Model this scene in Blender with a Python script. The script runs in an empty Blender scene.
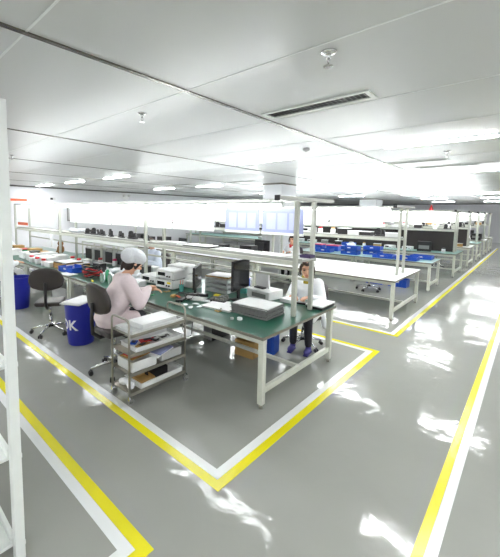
import bpy, bmesh, math, random
from mathutils import Vector, Matrix, Euler
random.seed(7)
PI = math.pi
SC = bpy.context.scene
COL = SC.collection

# ------------------------------------------------------------------ materials
def srgb(r, g, b):
    f = lambda c: ((c/255+.055)/1.055)**2.4 if c > 10 else c/255/12.92
    return (f(r), f(g), f(b), 1)

def mat(name, rgb, rough=.5, metal=0, spec=.5, var=.06, scale=18, bump=0, coat=0, emit=0, ecol=None, alpha=1, trans=0):
    m = bpy.data.materials.new(name); m.use_nodes = True
    nt = m.node_tree; b = nt.nodes['Principled BSDF']
    c = srgb(*rgb)
    tc = nt.nodes.new('ShaderNodeTexCoord'); no = nt.nodes.new('ShaderNodeTexNoise')
    no.inputs['Scale'].default_value = scale; no.inputs['Detail'].default_value = 3
    nt.links.new(tc.outputs['Object'], no.inputs['Vector'])
    mx = nt.nodes.new('ShaderNodeMix'); mx.data_type = 'RGBA'
    mx.inputs['A'].default_value = tuple(max(0, v*(1-var)) for v in c[:3])+(1,)
    mx.inputs['B'].default_value = tuple(min(1, v*(1+var)) for v in c[:3])+(1,)
    nt.links.new(no.outputs['Fac'], mx.inputs['Factor'])
    nt.links.new(mx.outputs['Result'], b.inputs['Base Color'])
    b.inputs['Roughness'].default_value = rough; b.inputs['Metallic'].default_value = metal
    b.inputs['Specular IOR Level'].default_value = spec
    b.inputs['Coat Weight'].default_value = coat
    b.inputs['Alpha'].default_value = alpha
    b.inputs['Transmission Weight'].default_value = trans
    if emit:
        b.inputs['Emission Color'].default_value = ecol or (1, 1, 1, 1)
        b.inputs['Emission Strength'].default_value = emit
    if bump:
        bp = nt.nodes.new('ShaderNodeBump'); bp.inputs['Strength'].default_value = bump; bp.inputs['Distance'].default_value = .02
        nt.links.new(no.outputs['Fac'], bp.inputs['Height']); nt.links.new(bp.outputs['Normal'], b.inputs['Normal'])
    return m

M = {}
M['frame'] = mat('cream painted steel', (206, 208, 196), .4)
M['wframe'] = mat('white painted steel', (222, 226, 222), .35)
M['alu'] = mat('aluminium profile', (176, 177, 170), .4, .3)
M['green'] = mat('green esd mat', (30, 84, 66), .28, spec=.5, var=.12, scale=9)
M['teal'] = mat('pale teal mat', (122, 168, 160), .3)
M['whitetop'] = mat('white laminate', (216, 218, 216), .3)
M['post'] = mat('grey cream post enamel', (186, 188, 177), .4)
M['edge'] = mat('grey brown edging', (120, 116, 104), .5)
M['steel'] = mat('stainless steel', (176, 172, 160), .3, .9)
M['chrome'] = mat('chrome', (215, 215, 215), .12, 1)
M['black'] = mat('black plastic', (34, 32, 33), .4)
M['blackpu'] = mat('dark polyurethane foam', (58, 52, 50), .42, var=.1, bump=.15, scale=60)
M['screen'] = mat('dark glass screen', (24, 25, 28), .15)
M['blue'] = mat('blue bin plastic', (28, 36, 150), .38)
M['bluecrate'] = mat('blue crate plastic', (36, 84, 190), .4)
M['white'] = mat('white plastic', (232, 233, 232), .4)
M['paper'] = mat('white paper', (240, 240, 240), .8)
M['shelfgrey'] = mat('grey shelf laminate', (168, 170, 168), .4)
M['greybox'] = mat('light grey instrument housing', (205, 206, 204), .45)
M['greytray'] = mat('grey tray plastic', (138, 138, 136), .5)
M['kraft'] = mat('kraft card', (186, 150, 92), .8)
M['sleeve'] = mat('bluish clear document sleeve', (150, 156, 192), .2, var=.05, scale=5)
M['page'] = mat('printed page seen through sleeve', (166, 171, 200), .3, var=.08, scale=40)
M['board'] = mat('white hanging board', (240, 241, 243), .4)
M['red'] = mat('red plastic', (196, 36, 44), .4)
M['magenta'] = mat('pink plastic', (214, 50, 110), .4)
M['orange'] = mat('orange strip', (226, 104, 60), .5)
M['yellow'] = mat('yellow plastic', (226, 206, 30), .4)
M['cup'] = mat('teal cup plastic', (96, 176, 168), .4)
M['greenplastic'] = mat('green plastic', (60, 160, 110), .4)
M['purple'] = mat('dark violet plastic', (70, 56, 96), .45)
M['brown'] = mat('brown plush', (128, 92, 52), .9, bump=.3, scale=70)
M['glass'] = mat('greenish clear plastic bottle', (200, 225, 212), .1, trans=.6)
M['bag'] = mat('white plastic film', (226, 228, 232), .3, bump=.8, scale=22)
M['skin'] = mat('skin', (222, 172, 142), .5, var=.05)
M['hair'] = mat('dark hair', (44, 32, 28), .5, var=.3, scale=90)
M['darkbrown'] = mat('dark brown hair', (58, 40, 32), .45, var=.3, scale=90)
M['brownhair'] = mat('brown hair', (92, 62, 44), .5, var=.3, scale=90)
M['whitecoat'] = mat('white lab coat cloth', (238, 240, 242), .85, bump=.35, scale=14)
M['pinkcoat'] = mat('pale pink gown cloth', (230, 214, 216), .85, bump=.4, scale=14)
M['bluecoat'] = mat('pale blue coat cloth', (214, 222, 236), .85, bump=.35, scale=14)
M['cap'] = mat('grey white bouffant cap', (224, 227, 230), .8, bump=.5, scale=55)
M['trousers'] = mat('dark trousers', (48, 46, 52), .85)
M['mustard'] = mat('mustard shirt', (168, 150, 44), .85)
M['shoe'] = mat('shoe blue suede', (66, 62, 130), .7)
M['eye'] = mat('eye', (26, 20, 18), .2)
M['lip'] = mat('lip', (176, 92, 88), .5)
M['lyellow'] = mat('floor paint yellow', (222, 212, 22), .25, var=.05, scale=3)
M['lwhite'] = mat('floor paint white', (226, 228, 226), .25, var=.04, scale=3)
M['wall'] = mat('wall panel', (222, 223, 226), .45, var=.02, scale=2)
M['column'] = mat('column paint', (218, 220, 221), .45, var=.02, scale=2)
M['cable'] = mat('black cable', (20, 20, 22), .5)
M['ventdark'] = mat('dark vent slats', (96, 92, 90), .5)
M['slot'] = mat('dark steel ceiling track', (120, 116, 106), .25, .8)
M['sealant'] = mat('panel seam', (236, 238, 238), .4)
TUBE = 7.5
M['tube'] = mat('lit tube', (255, 255, 255), .4, emit=TUBE, ecol=(.95, .98, 1, 1))
M['panel'] = mat('lit ceiling lamp', (255, 255, 255), .4, emit=18.0, ecol=(.97, .985, 1, 1))

def floor_mat():
    m = bpy.data.materials.new('grey epoxy floor'); m.use_nodes = True
    nt = m.node_tree; b = nt.nodes['Principled BSDF']; L = nt.links
    tc = nt.nodes.new('ShaderNodeTexCoord')
    def noise(s, d, dist=0):
        n = nt.nodes.new('ShaderNodeTexNoise'); n.inputs['Scale'].default_value = s; n.inputs['Detail'].default_value = d
        n.inputs['Distortion'].default_value = dist
        L.new(tc.outputs['Object'], n.inputs['Vector']); return n
    n1 = noise(.6, 4); n2 = noise(2.4, 2, .8); n3 = noise(7.5, 3, .5)
    r = nt.nodes.new('ShaderNodeValToRGB')
    r.color_ramp.elements[0].position = .3; r.color_ramp.elements[0].color = srgb(148, 149, 143)
    r.color_ramp.elements[1].position = .7; r.color_ramp.elements[1].color = srgb(156, 157, 151)
    L.new(n1.outputs['Fac'], r.inputs['Fac']); L.new(r.outputs['Color'], b.inputs['Base Color'])
    # trowelled epoxy is gently wavy
    ad = nt.nodes.new('ShaderNodeMath'); ad.operation = 'MULTIPLY_ADD'; ad.inputs[1].default_value = .17
    L.new(n3.outputs['Fac'], ad.inputs[0]); L.new(n2.outputs['Fac'], ad.inputs[2])
    bp = nt.nodes.new('ShaderNodeBump'); bp.inputs['Strength'].default_value = .36; bp.inputs['Distance'].default_value = .02
    L.new(ad.outputs[0], bp.inputs['Height']); L.new(bp.outputs['Normal'], b.inputs['Normal'])
    b.inputs['Roughness'].default_value = .08; b.inputs['Specular IOR Level'].default_value = .3
    return m
M['floor'] = floor_mat()

def ceiling_mat():
    m = bpy.data.materials.new('glossy metal ceiling panel'); m.use_nodes = True
    nt = m.node_tree; b = nt.nodes['Principled BSDF']; L = nt.links
    tc = nt.nodes.new('ShaderNodeTexCoord'); n = nt.nodes.new('ShaderNodeTexNoise')
    n.inputs['Scale'].default_value = .9; L.new(tc.outputs['Object'], n.inputs['Vector'])
    r = nt.nodes.new('ShaderNodeValToRGB')
    r.color_ramp.elements[0].color = srgb(208, 209, 209); r.color_ramp.elements[1].color = srgb(214, 215, 215)
    L.new(n.outputs['Fac'], r.inputs['Fac']); L.new(r.outputs['Color'], b.inputs['Base Color'])
    n2 = nt.nodes.new('ShaderNodeTexNoise'); n2.inputs['Scale'].default_value = 1.6; n2.inputs['Detail'].default_value = 1
    L.new(tc.outputs['Object'], n2.inputs['Vector'])
    bp = nt.nodes.new('ShaderNodeBump'); bp.inputs['Strength'].default_value = .05; bp.inputs['Distance'].default_value = .02
    L.new(n2.outputs['Fac'], bp.inputs['Height']); L.new(bp.outputs['Normal'], b.inputs['Normal'])
    b.inputs['Roughness'].default_value = .29; b.inputs['Specular IOR Level'].default_value = .3
    return m
M['ceil'] = ceiling_mat()

# ------------------------------------------------------------------ mesh builder
class MB:
    def __init__(s): s.bm = bmesh.new(); s.smooth = False
    def box(s, c, d, rot=None, bev=0, seg=2):
        r = bmesh.ops.create_cube(s.bm, size=1)
        vs = r['verts']
        bmesh.ops.scale(s.bm, vec=Vector(d), verts=vs)
        if bev:
            es = list({e for v in vs for e in v.link_edges})
            rr = bmesh.ops.bevel(s.bm, geom=es, offset=min(bev, min(d)*.49), segments=seg, profile=.5, affect='EDGES')
            vs = list({v for f in rr['faces'] for v in f.verts} | {v for v in vs if v.is_valid})
        if rot: bmesh.ops.rotate(s.bm, cent=(0, 0, 0), matrix=Euler(rot).to_matrix(), verts=vs)
        bmesh.ops.translate(s.bm, vec=Vector(c), verts=vs); return s
    def b2(s, x0, x1, y0, y1, z0, z1, bev=0):
        return s.box(((x0+x1)/2, (y0+y1)/2, (z0+z1)/2), (abs(x1-x0), abs(y1-y0), abs(z1-z0)), None, bev)
    def cone(s, p, q, r0, r1=None, n=12):
        p, q = Vector(p), Vector(q); d = q-p
        r = bmesh.ops.create_cone(s.bm, cap_ends=True, segments=n, radius1=max(r0, 1e-4), radius2=max(r0 if r1 is None else r1, 1e-4), depth=d.length)
        m = Matrix.Translation((p+q)/2) @ d.to_track_quat('Z', 'Y').to_matrix().to_4x4()
        bmesh.ops.transform(s.bm, matrix=m, verts=r['verts']); return s
    def ball(s, c, r, rot=None, n=12):
        if not hasattr(r, '__len__'): r = (r, r, r)
        o = bmesh.ops.create_uvsphere(s.bm, u_segments=n, v_segments=max(6, n*2//3), radius=1)
        m = Matrix.Translation(Vector(c)) @ (Euler(rot).to_matrix().to_4x4() if rot else Matrix()) @ Matrix.Diagonal((*r, 1))
        bmesh.ops.transform(s.bm, matrix=m, verts=o['verts']); return s
    def chain(s, pts, rad, n=12):          # tapered limb, ball at every joint
        for i, p in enumerate(pts):
            r = rad[i]; s.ball(p, r, n=n)
            if i: s.cone(pts[i-1], p, rad[i-1], r, n)
        return s
    def tube(s, pts, r, n=8):
        pts = [Vector(p) for p in pts]; rings = []
        for i, p in enumerate(pts):
            t = (pts[min(i+1, len(pts)-1)]-pts[max(i-1, 0)]).normalized()
            q = t.to_track_quat('Z', 'Y')
            rr = r[i] if hasattr(r, '__len__') else r
            rings.append([s.bm.verts.new(p+q @ Vector((rr*math.cos(2*PI*k/n), rr*math.sin(2*PI*k/n), 0))) for k in range(n)])
        for a, b in zip(rings, rings[1:]):
            # line up neighbouring rings before bridging
            sh = min(range(n), key=lambda o: sum((a[k].co-b[(k+o) % n].co).length for k in range(0, n, 2)))
            for k in range(n):
                s.bm.faces.new((a[k], a[(k+1) % n], b[(k+1+sh) % n], b[(k+sh) % n]))
            b[:] = b[sh:]+b[:sh]
        s.bm.faces.new(rings[0][::-1]); s.bm.faces.new(rings[-1]); return s
    def loft(s, rings, n=20):               # rings: (centre, rx, ry) in the xy plane
        R = []
        for c, rx, ry in rings:
            R.append([s.bm.verts.new((c[0]+rx*math.cos(2*PI*k/n), c[1]+ry*math.sin(2*PI*k/n), c[2])) for k in range(n)])
        for a, b in zip(R, R[1:]):
            for k in range(n): s.bm.faces.new((a[k], a[(k+1) % n], b[(k+1) % n], b[k]))
        s.bm.faces.new(R[0][::-1]); s.bm.faces.new(R[-1]); return s
    def lathe(s, prof, n=28, c=(0, 0, 0)):
        R = [[s.bm.verts.new((c[0]+r*math.cos(2*PI*k/n), c[1]+r*math.sin(2*PI*k/n), c[2]+z)) for k in range(n)] for r, z in prof]
        for a, b in zip(R, R[1:]):
            for k in range(n): s.bm.faces.new((a[k], a[(k+1) % n], b[(k+1) % n], b[k]))
        s.bm.faces.new(R[0][::-1]); s.bm.faces.new(R[-1]); return s
    def tray(s, x0, x1, y0, y1, z0, z1, t=.006, fl=0.0):   # open-topped box with wall thickness, fl = flare
        s.b2(x0, x1, y0, y1, z0, z0+t)
        h = z1-z0
        for (a, b, c, d) in ((x0, x0+t, y0, y1), (x1-t, x1, y0, y1), (x0+t, x1-t, y0, y0+t), (x0+t, x1-t, y1-t, y1)):
            s.b2(a, b, c, d, z0, z1)
        if fl:
            e = fl
            s.b2(x0-e, x1+e, y0-e, y0+t, z1-t, z1); s.b2(x0-e, x1+e, y1-t, y1+e, z1-t, z1)
            s.b2(x0-e, x0+t, y0, y1, z1-t, z1); s.b2(x1-t, x1+e, y0, y1, z1-t, z1)
        return s
    def rot(s, e, cent=(0, 0, 0)):
        bmesh.ops.rotate(s.bm, cent=cent, matrix=Euler(e).to_matrix(), verts=s.bm.verts); return s
    def move(s, v): bmesh.ops.translate(s.bm, vec=Vector(v), verts=s.bm.verts); return s
    def build(s, name, m, parent=None, smooth=False, loc=None):
        bmesh.ops.recalc_face_normals(s.bm, faces=s.bm.faces)
        me = bpy.data.meshes.new(name); s.bm.to_mesh(me); s.bm.free()
        if smooth:
            for p in me.polygons: p.use_smooth = True
            if smooth == 'angle':
                me.set_sharp_from_angle(angle=math.radians(40))
        me.materials.append(m if not isinstance(m, str) else M[m])
        o = bpy.data.objects.new(name, me); COL.objects.link(o)
        if parent: o.parent = parent
        if loc: o.location = loc
        return o

def remeshed(mb, name, m, parent, voxel=.008, smooth=4):
    o = mb.build(name, m, parent)
    r = o.modifiers.new('r', 'REMESH'); r.mode = 'VOXEL'; r.voxel_size = voxel; r.use_smooth_shade = True
    s = o.modifiers.new('s', 'SMOOTH'); s.iterations = smooth; s.factor = .5
    dg = bpy.context.evaluated_depsgraph_get(); dg.update()
    me = bpy.data.meshes.new_from_object(o.evaluated_get(dg))
    o.modifiers.clear(); o.data = me
    for p in me.polygons: p.use_smooth = True
    if not me.materials: me.materials.append(M[m])
    return o

def tag(o, label=None, cat=None, group=None, kind=None):
    if label: o['label'] = label
    if cat: o['category'] = cat
    if group: o['group'] = group
    if kind: o['kind'] = kind
    return o
def empty(name, loc, rz=0, label=None, cat=None, group=None):
    o = bpy.data.objects.new(name, None); COL.objects.link(o); o.empty_display_size = .1
    o.location = loc; o.rotation_euler = (0, 0, rz)
    return tag(o, label, cat, group)
def struct(o): o['kind'] = 'structure'; return o
def copy_tree(o, parent=None):
    c = o.copy(); COL.objects.link(c)
    if parent: c.parent = parent
    for ch in [x for x in o.children]: copy_tree(ch, c)
    return c
def place(proto, used, loc, rz, label, group=None, scale=None):
    o = proto if not used else copy_tree(proto)
    o.location = loc; o.rotation_euler = (0, 0, rz)
    if scale: o.scale = scale
    return tag(o, label, None, group)
class Kind:                                   # first placing moves the prototype itself
    def __init__(s, proto): s.p = proto; s.u = False
    def put(s, loc, rz, label, group=None, scale=None):
        o = place(s.p, s.u, loc, rz, label, group, scale); s.u = True; return o
ORD = ['first', 'second', 'third', 'fourth', 'fifth', 'sixth', 'seventh', 'eighth', 'ninth', 'tenth', 'eleventh', 'twelfth', 'thirteenth', 'fourteenth']

# ------------------------------------------------------------------ setting
ZC = 2.9
X0, X1, Y0, Y1 = -4.0, 33.0, -4.0, 15.0
struct(MB().b2(X0, X1, Y0, Y1, -.1, 0).build('floor', 'floor'))
struct(MB().b2(X0, X1, Y0, Y1, ZC, ZC+.1).build('ceiling', 'ceil'))
struct(MB().b2(X0, X1, Y1, Y1+.1, 0, ZC).build('wall_left', 'wall'))
struct(MB().b2(X1, X1+.1, Y0, Y1, 0, ZC).build('wall_back', 'wall'))
struct(MB().b2(X0, X1, Y0-.1, Y0, 0, ZC).build('wall_right', 'wall'))
struct(MB().b2(X0-.1, X0, Y0, Y1, 0, ZC).build('wall_front', 'wall'))
struct(MB().b2(X0, X1, Y1-.05, Y1, ZC-.05, ZC).build('trim_1', 'ventdark'))
struct(MB().b2(X1-.05, X1, Y0, Y1-.05, ZC-.05, ZC).build('trim_2', 'ventdark'))
n = 3
for y in (2.08, 4.62, 7.2, 9.8, 12.4):        # metal joint tracks along the aisle direction
    struct(MB().b2(X0, X1, y-.018, y+.018, ZC-.008, ZC).build('trim_%d' % n, 'slot')); n += 1
for k in range(-4, 26):                          # panel seams across
    x = 1.88+1.17*k
    if X0 < x < X1-1:
        struct(MB().b2(x-.006, x+.006, Y0, Y1-.06, ZC-.003, ZC).build('trim_%d' % n, 'sealant')); n += 1
# two square columns
def pillar(x0, x1, y0, y1, label):
    t = empty('pillar', ((x0+x1)/2, (y0+y1)/2, 0)); struct(t); t.name = 'trim_%d' % globals()['n']; globals()['n'] += 1
    w, d = (x1-x0)/2, (y1-y0)/2
    MB().b2(-w, w, -d, d, 0, ZC-.002, .01).build('shaft', 'column', t)
    MB().b2(-w-.012, w+.012, -d-.012, d+.012, ZC-.05, ZC-.002).build('collar', 'slot', t)
pillar(9.24, 10.1, 5.8, 6.5, '')
pillar(21.4, 22.5, 6.9, 7.9, '')

# floor paint
def line(name, label, runs):
    t = empty('floor_line', (0, 0, 0), 0, label, 'floor line')
    for m, pts in runs:                        # mitred ribbon: outline list
        mb = MB()
        bot = [mb.bm.verts.new((x, y, .0002)) for x, y in pts]; top = [mb.bm.verts.new((x, y, .0022)) for x, y in pts]
        k = len(pts)
        mb.bm.faces.new(top); mb.bm.faces.new(bot[::-1])
        for i in range(k): mb.bm.faces.new((bot[i], bot[(i+1) % k], top[(i+1) % k], top[i]))
        mb.build('yellow_stripe' if m == 'lyellow' else 'white_stripe', m, t)
    return t
def L3(x0, y0, x1, ytop, a, b):                  # U: two sides + front; inset a..b
    return [(x0+a, ytop), (x0+a, y0+a), (x1-a, y0+a), (x1-a, ytop), (x1-b, ytop), (x1-b, y0+b), (x0+b, y0+b), (x0+b, ytop)]
line('', 'yellow and white painted line around the front green workbench', [('lyellow', L3(1.65, 1.47, 5.09, 12.6, 0, .075)), ('lwhite', L3(1.65, 1.47, 5.09, 12.6, .077, .15))])
def L2(x0, y0, x1, ytop, a, b):
    return [(x0+a, ytop), (x0+a, y0+a), (x1, y0+a), (x1, y0+b), (x0+b, y0+b), (x0+b, ytop)]
line('', 'yellow and white painted line along the ends of the farther workbenches', [('lyellow', L2(5.9, 1.46, 27, 11, 0, .07)), ('lwhite', L2(5.9, 1.46, 27, 11, .072, .14))])
line('', 'straight yellow and white painted line at right edge of aisle', [('lyellow', [(-1, .372), (-1, .316), (28, .316), (28, .372)]), ('lwhite', [(-1, .314), (-1, .255), (28, .255), (28, .314)])])
def L2b(x1, y0, x0, ytop, a, b):
    return [(x1-a, ytop), (x1-a, y0+a), (x0, y0+a), (x0, y0+b), (x1-b, y0+b), (x1-b, ytop)]
line('', 'yellow and white painted corner line beside the white rack at lower left', [('lyellow', L2b(1.09, 1.46, -1.5, 9, 0, .075)), ('lwhite', L2b(1.09, 1.46, -1.5, 9, .077, .15))])

# ------------------------------------------------------------------ ceiling fittings
def lamp_proto():
    t = empty('ceiling_lamp', (0, 0, 0)); tag(t, None, 'ceiling light')
    MB().b2(-.08, .08, -.64, .64, -.012, 0, .004).build('housing', 'wframe', t)
    MB().b2(-.045, .045, -.61, .61, -.022, -.01, .004).build('diffuser', 'panel', t)
    return t
K = Kind(lamp_proto())
def rowname(x): return {5.22: 'over walkway behind the front bench', 9.0: 'over the gap past the second bench', 13.4: 'over the fourth bench row', 17.8: 'over the fifth bench gap', 22.5: 'far back over the seventh row', 27.5: 'near the back wall', 1.3: 'added out of view as fill over the near aisle', -1.6: 'added unseen as fill behind the camera'}[x]
for x, ys in ((5.22, (-2.6, 1.0, 3.7, 8.7, 11.3, 13.9)), (9.0, (-2.6, 1.0, 3.7, 8.7, 11.3)), (13.4, (-1.2, 2.3, 5, 9)), (17.8, (-1.2, 1.2, 4, 7)), (22.5, (-1.2, 1.5, 4.2)), (27.5, (-1, 1.8, 4.6)), (1.3, (-2.8, -0.9, 8.7, 12)), (-1.6, (-2.2, .6, 3.4, 6.2, 9, 12))):  # near-aisle, behind-camera and right-of-aisle (negative y) lamps are unseen, added for even fill
    for i, y in enumerate(sorted(ys)):
        K.put((x, y, ZC), 0, 'lit white ceiling lamp %s, %s from the right aisle' % (rowname(x), ORD[i]), 'ceiling lamps')
def vent_proto():
    t = empty('ceiling_vent', (0, 0, 0)); tag(t, None, 'vent')
    f = MB()
    for a in ((-.1, .1, -.5, -.46), (-.1, .1, .46, .5), (-.1, -.07, -.46, .46), (.07, .1, -.46, .46)): f.b2(*a, -.012, 0)
    f.build('vent_frame', 'wframe', t)
    s = MB()
    for k in range(23):
        y = -.44+k*.04
        s.box((0, y, -.004), (.14, .016, .003), (.5, 0, 0))
    s.build('slats', 'greytray', t)
    MB().b2(-.075, .075, -.465, .465, -.0012, 0).build('duct', 'black', t)
    return t
K = Kind(vent_proto())
for x, y, l in ((2.87, 1.5, 'long slatted ceiling vent nearest the camera'), (8.25, 6.65, 'dark ceiling vent beside the front column'), (8.0, 9.1, 'dark ceiling vent left of the column, far over the second bench'),
                (6.9, 1.62, 'ceiling vent over the end of the second bench'), (7.85, 1.3, 'ceiling vent past the second bench end, toward the aisle')):
    K.put((x, y, ZC), 0, l, 'ceiling vents')
def sprinkler_proto():
    t = empty('sprinkler', (0, 0, 0)); tag(t, None, 'sprinkler')
    MB().lathe([(.035, 0), (.034, -.006), (.02, -.012)], 20).build('escutcheon', 'chrome', t, True)
    b = MB(); b.cone((0, 0, -.01), (0, 0, -.035), .012, .01); b.tube([(.01, 0, -.033), (.016, 0, -.045), (.004, 0, -.06)], .003, 6); b.tube([(-.01, 0, -.033), (-.016, 0, -.045), (-.004, 0, -.06)], .003, 6)
    b.build('head', 'chrome', t, True)
    MB().lathe([(.004, -.06), (.022, -.062), (.022, -.065), (.004, -.066)], 16).build('deflector', 'chrome', t)
    return t
K = Kind(sprinkler_proto())
for x, y, l in ((1.99, .96, 'chrome sprinkler head in the bare ceiling right of the long vent'), (2.01, 2.86, 'chrome sprinkler head on ceiling above the front workbench'), (2.02, 6.78, 'sprinkler head on ceiling beside the white rack top'), (6.09, 1.02, 'sprinkler head under the ceiling lamp over walkway')):
    K.put((x, y, ZC), .6, l, None, (1.3,)*3)
t = empty('smoke_detector', (4.68, 2.54, ZC), 0, 'round white smoke detector on ceiling over bench end', 'smoke detector')
MB().lathe([(.05, 0), (.05, -.012), (.042, -.03), (.025, -.038)], 24).build('housing', 'white', t, True)
MB().lathe([(.022, -.036), (.02, -.044), (.008, -.046)], 16).build('sensor', 'greybox', t, True)
# wall fittings on the left wall
def wallthing(nm, lab, cat, x, z, w, h, m, d=.03):
    t = empty(nm, (x, Y1-.002, z), 0, lab, cat)
    MB().b2(-w/2, w/2, -d, 0, -h/2, h/2, .004).build('housing', m, t); return t
t = wallthing('emergency_light', 'twin-headed emergency light high on the left wall', 'emergency light', 9.5, 2.6, .3, .16, 'white', .06)
for s in (-1, 1): MB().cone((s*.12, -.05, .13), (s*.16, -.13, .1), .05, .07, 16).build('lamp_head', 'greybox', t, True)
t = wallthing('door_closer_box', 'small dark box fitting high on the left wall', 'wall box', 5.95, 2.42, .22, .1, 'greybox', .05)
MB().b2(-.1, .0, -.06, -.05, -.04, .04).build('cover', 'black', t)
t = wallthing('banner', 'long thin red banner on the left wall', 'banner', 4.5, 2.33, .9, .09, 'orange', .012)
t = wallthing('noticeboard', 'grey framed noticeboard on left wall behind the hanging boards', 'noticeboard', 7.2, 1.85, 1.3, .75, 'greytray', .03)
MB().b2(-.6, .6, -.034, -.03, -.33, .33).build('board_surface', 'greybox', t)

# ------------------------------------------------------------------ workbenches
def bench(x0, x1, y0, y1, top, label, z=.755, frame='frame', near=True):
    t = empty('workbench', ((x0+x1)/2, (y0+y1)/2, 0), 0, label, 'workbench', 'workbenches')
    w, d = (x1-x0)/2, (y1-y0)/2
    e = .003
    MB().b2(-w-.03, w+.03, -d+e, d-e, z-.028, z, .003).build('tabletop', top, t)
    ed = MB()
    for a in ((-w-.036, -w-.03, -d+e, d-e), (w+.03, w+.036, -d+e, d-e)): ed.b2(*a, z-.03, z-.001)
    ed.b2(-w-.036, w+.036, -d+e-.004, -d+e, z-.03, z-.001)
    ed.build('edging', 'edge', t)
    for sx in (-1, 1):
        for sy in (-1, 1):
            l = MB().b2(sx*(w-.03)-.03, sx*(w-.03)+.03, sy*(d-.05)-.03, sy*(d-.05)+.03, .045, z-.03, .004).build('leg', frame, t)
            if near: MB().cone((sx*(w-.03), sy*(d-.05), 0), (sx*(w-.03), sy*(d-.05), .05), .024, .02, 12).build('foot', 'steel', l, True)
            else: MB().cone((sx*(w-.03), sy*(d-.05), 0), (sx*(w-.03), sy*(d-.05), .05), .022, .022, 8).build('foot', 'greytray', l)
    for sy in (-1, 1):
        MB().b2(-w+.06, w-.06, sy*(d-.05)-.02, sy*(d-.05)+.02, .15, .21, .003).build('side_rail', frame, t)
    for sx in (-1, 1):
        MB().b2(sx*(w-.03)-.02, sx*(w-.03)+.02, -d+.08, d-.08, z-.09, z-.03).build('apron', frame, t)
    MB().b2(-.02, .02, -d+.07, d-.07, .16, .2).build('foot_rail', frame, t)
    return t
for y0, y1, l in ((1.81, 4.0, 'green-topped steel workbench nearest the camera, computer monitors on it'), (4.0, 6.15, 'green-topped workbench behind the pink-gowned worker'),
                  (6.15, 8.4, 'green workbench under blue crate and kraft folders at left'), (8.4, 11.8, 'far left workbench crowded with white boxes')):
    bench(2.68, 4.26, y0, y1, 'green', l)
for y0, y1, l in ((1.75, 4.9, 'bare white-topped workbench behind the seated white-coated woman'), (4.9, 8.0, 'white-topped workbench seen under the shelf, behind its bare twin'), (8.0, 11.2, 'white-topped workbench at far left end of second row')):
    bench(6.72, 8.55, y0, y1, 'whitetop', l)
for y0, y1, l in ((1.8, 3.75, 'teal-topped workbench with flat blue bins, at aisle end'), (3.75, 5.7, 'teal-topped workbench with stacked blue bins, in front of column')):
    bench(9.96, 11.1, y0, y1, 'teal', l, near=False)
ROWS = [(12.87, 14.4, 14.2, 'fourth'), (15.97, 17.4, 14.2, 'fifth'), (18.7, 20.1, 13.0, 'sixth'), (21.6, 22.9, 6.2, 'seventh'), (24.3, 25.6, 6.2, 'eighth')]
for x0, x1, ye, nm in ROWS:
    ym = (1.7+ye)/2
    bench(x0, x1, 1.7, ym, 'teal' if nm in ('fourth', 'sixth') else 'whitetop', 'workbench at aisle end of the %s row back' % nm, near=False)
    bench(x0, x1, ym, ye, 'teal' if nm in ('fourth', 'sixth') else 'whitetop', 'workbench farther from aisle in the %s row back' % nm, near=False)

# gantry frames that carry shelf, lamps and hanging sheets
def gantry(xa, xb, ys, label, zt=2.12, zs=1.42, frame='frame', base=.755, bar=(.42, .5)):
    xm = (xa+xb)/2
    t = empty('gantry_frame', (xm, ys[0], base), 0, label, 'gantry', 'gantry frames')
    h = zt-base
    for y in ys:
        for x in (xa, xb):
            MB().b2(x-xm-.024, x-xm+.024, y-ys[0]-.024, y-ys[0]+.024, 0, h-.03, .003).build('post', 'post', t)
    L = ys[-1]-ys[0]
    b = MB().b2(-bar[0]-.2, bar[1]+.2, -.03, .02, h-.03, h+.015, .003).build('end_bar', 'alu', t)
    MB().b2(-bar[0]-.215, -bar[0]-.2, -.035, .025, h-.04, h+.02).build('end_cap', 'black', b)
    for x in (xa-xm, xb-xm):
        MB().b2(x-.015, x+.015, .02, L+.03, h-.03, h).build('top_beam', 'alu', t)
        MB().b2(x-.015, x+.015, .0245, L-.024, zs-base-.07, zs-base-.02).build('shelf_rail', frame, t)
        if x > 0 and zs < 1.45: MB().b2(x-.012, x+.012, .0245, L-.024, zs-base-.31, zs-base-.28).build('cable_rail', frame, t)
    return t
def shelf(xa, xb, y0, y1, z, label, m='shelfgrey'):
    t = empty('shelf_board', ((xa+xb)/2, (y0+y1)/2, z-.02), 0, label, 'shelf')
    w, d = (xb-xa)/2, (y1-y0)/2
    # notched round the posts by being laid as one board with a raised rim
    MB().b2(-w, w, -d, d, 0, .02, .002).build('board', m, t)
    r = MB(); r.b2(-w-.006, -w, -d, d, -.02, .03); r.b2(w, w+.006, -d, d, -.02, .03); r.build('lip', 'alu', t)
    return t
gantry(3.48, 3.88, (1.97, 4.87, 8.38, 11.6), 'cream two-post gantry frame standing on the front green bench')
gantry(7.4, 7.82, (1.92, 4.85, 7.95, 11.0), 'cream two-post gantry frame standing on the white bench', 2.12, 1.5)
shelf(3.515, 3.845, 1.9, 4.84, 1.42, 'grey overhead shelf with trays and papers on the nearest gantry')
shelf(3.515, 3.845, 4.9, 8.35, 1.42, 'overhead shelf carrying black tape dispensers behind pink-gowned worker')
shelf(3.515, 3.845, 8.41, 11.57, 1.42, 'bare overhead shelf at far left of front bench')
shelf(7.435, 7.785, 1.95, 11, 1.5, 'long pale overhead shelf on the white bench gantry', 'wframe')
for x0, x1, ye, nm in ROWS:
    xm = (x0+x1)/2
    gantry(xm-.2, xm+.2, (1.85, (1.7+ye)/2, ye-.2), 'two-post gantry frame on the %s bench row' % nm, 2.12, 1.5, bar=(.3, .3))
    shelf(xm-.165, xm+.165, 1.88, ye-.23, 1.5, 'overhead shelf on the %s bench row' % nm, 'wframe')

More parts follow.
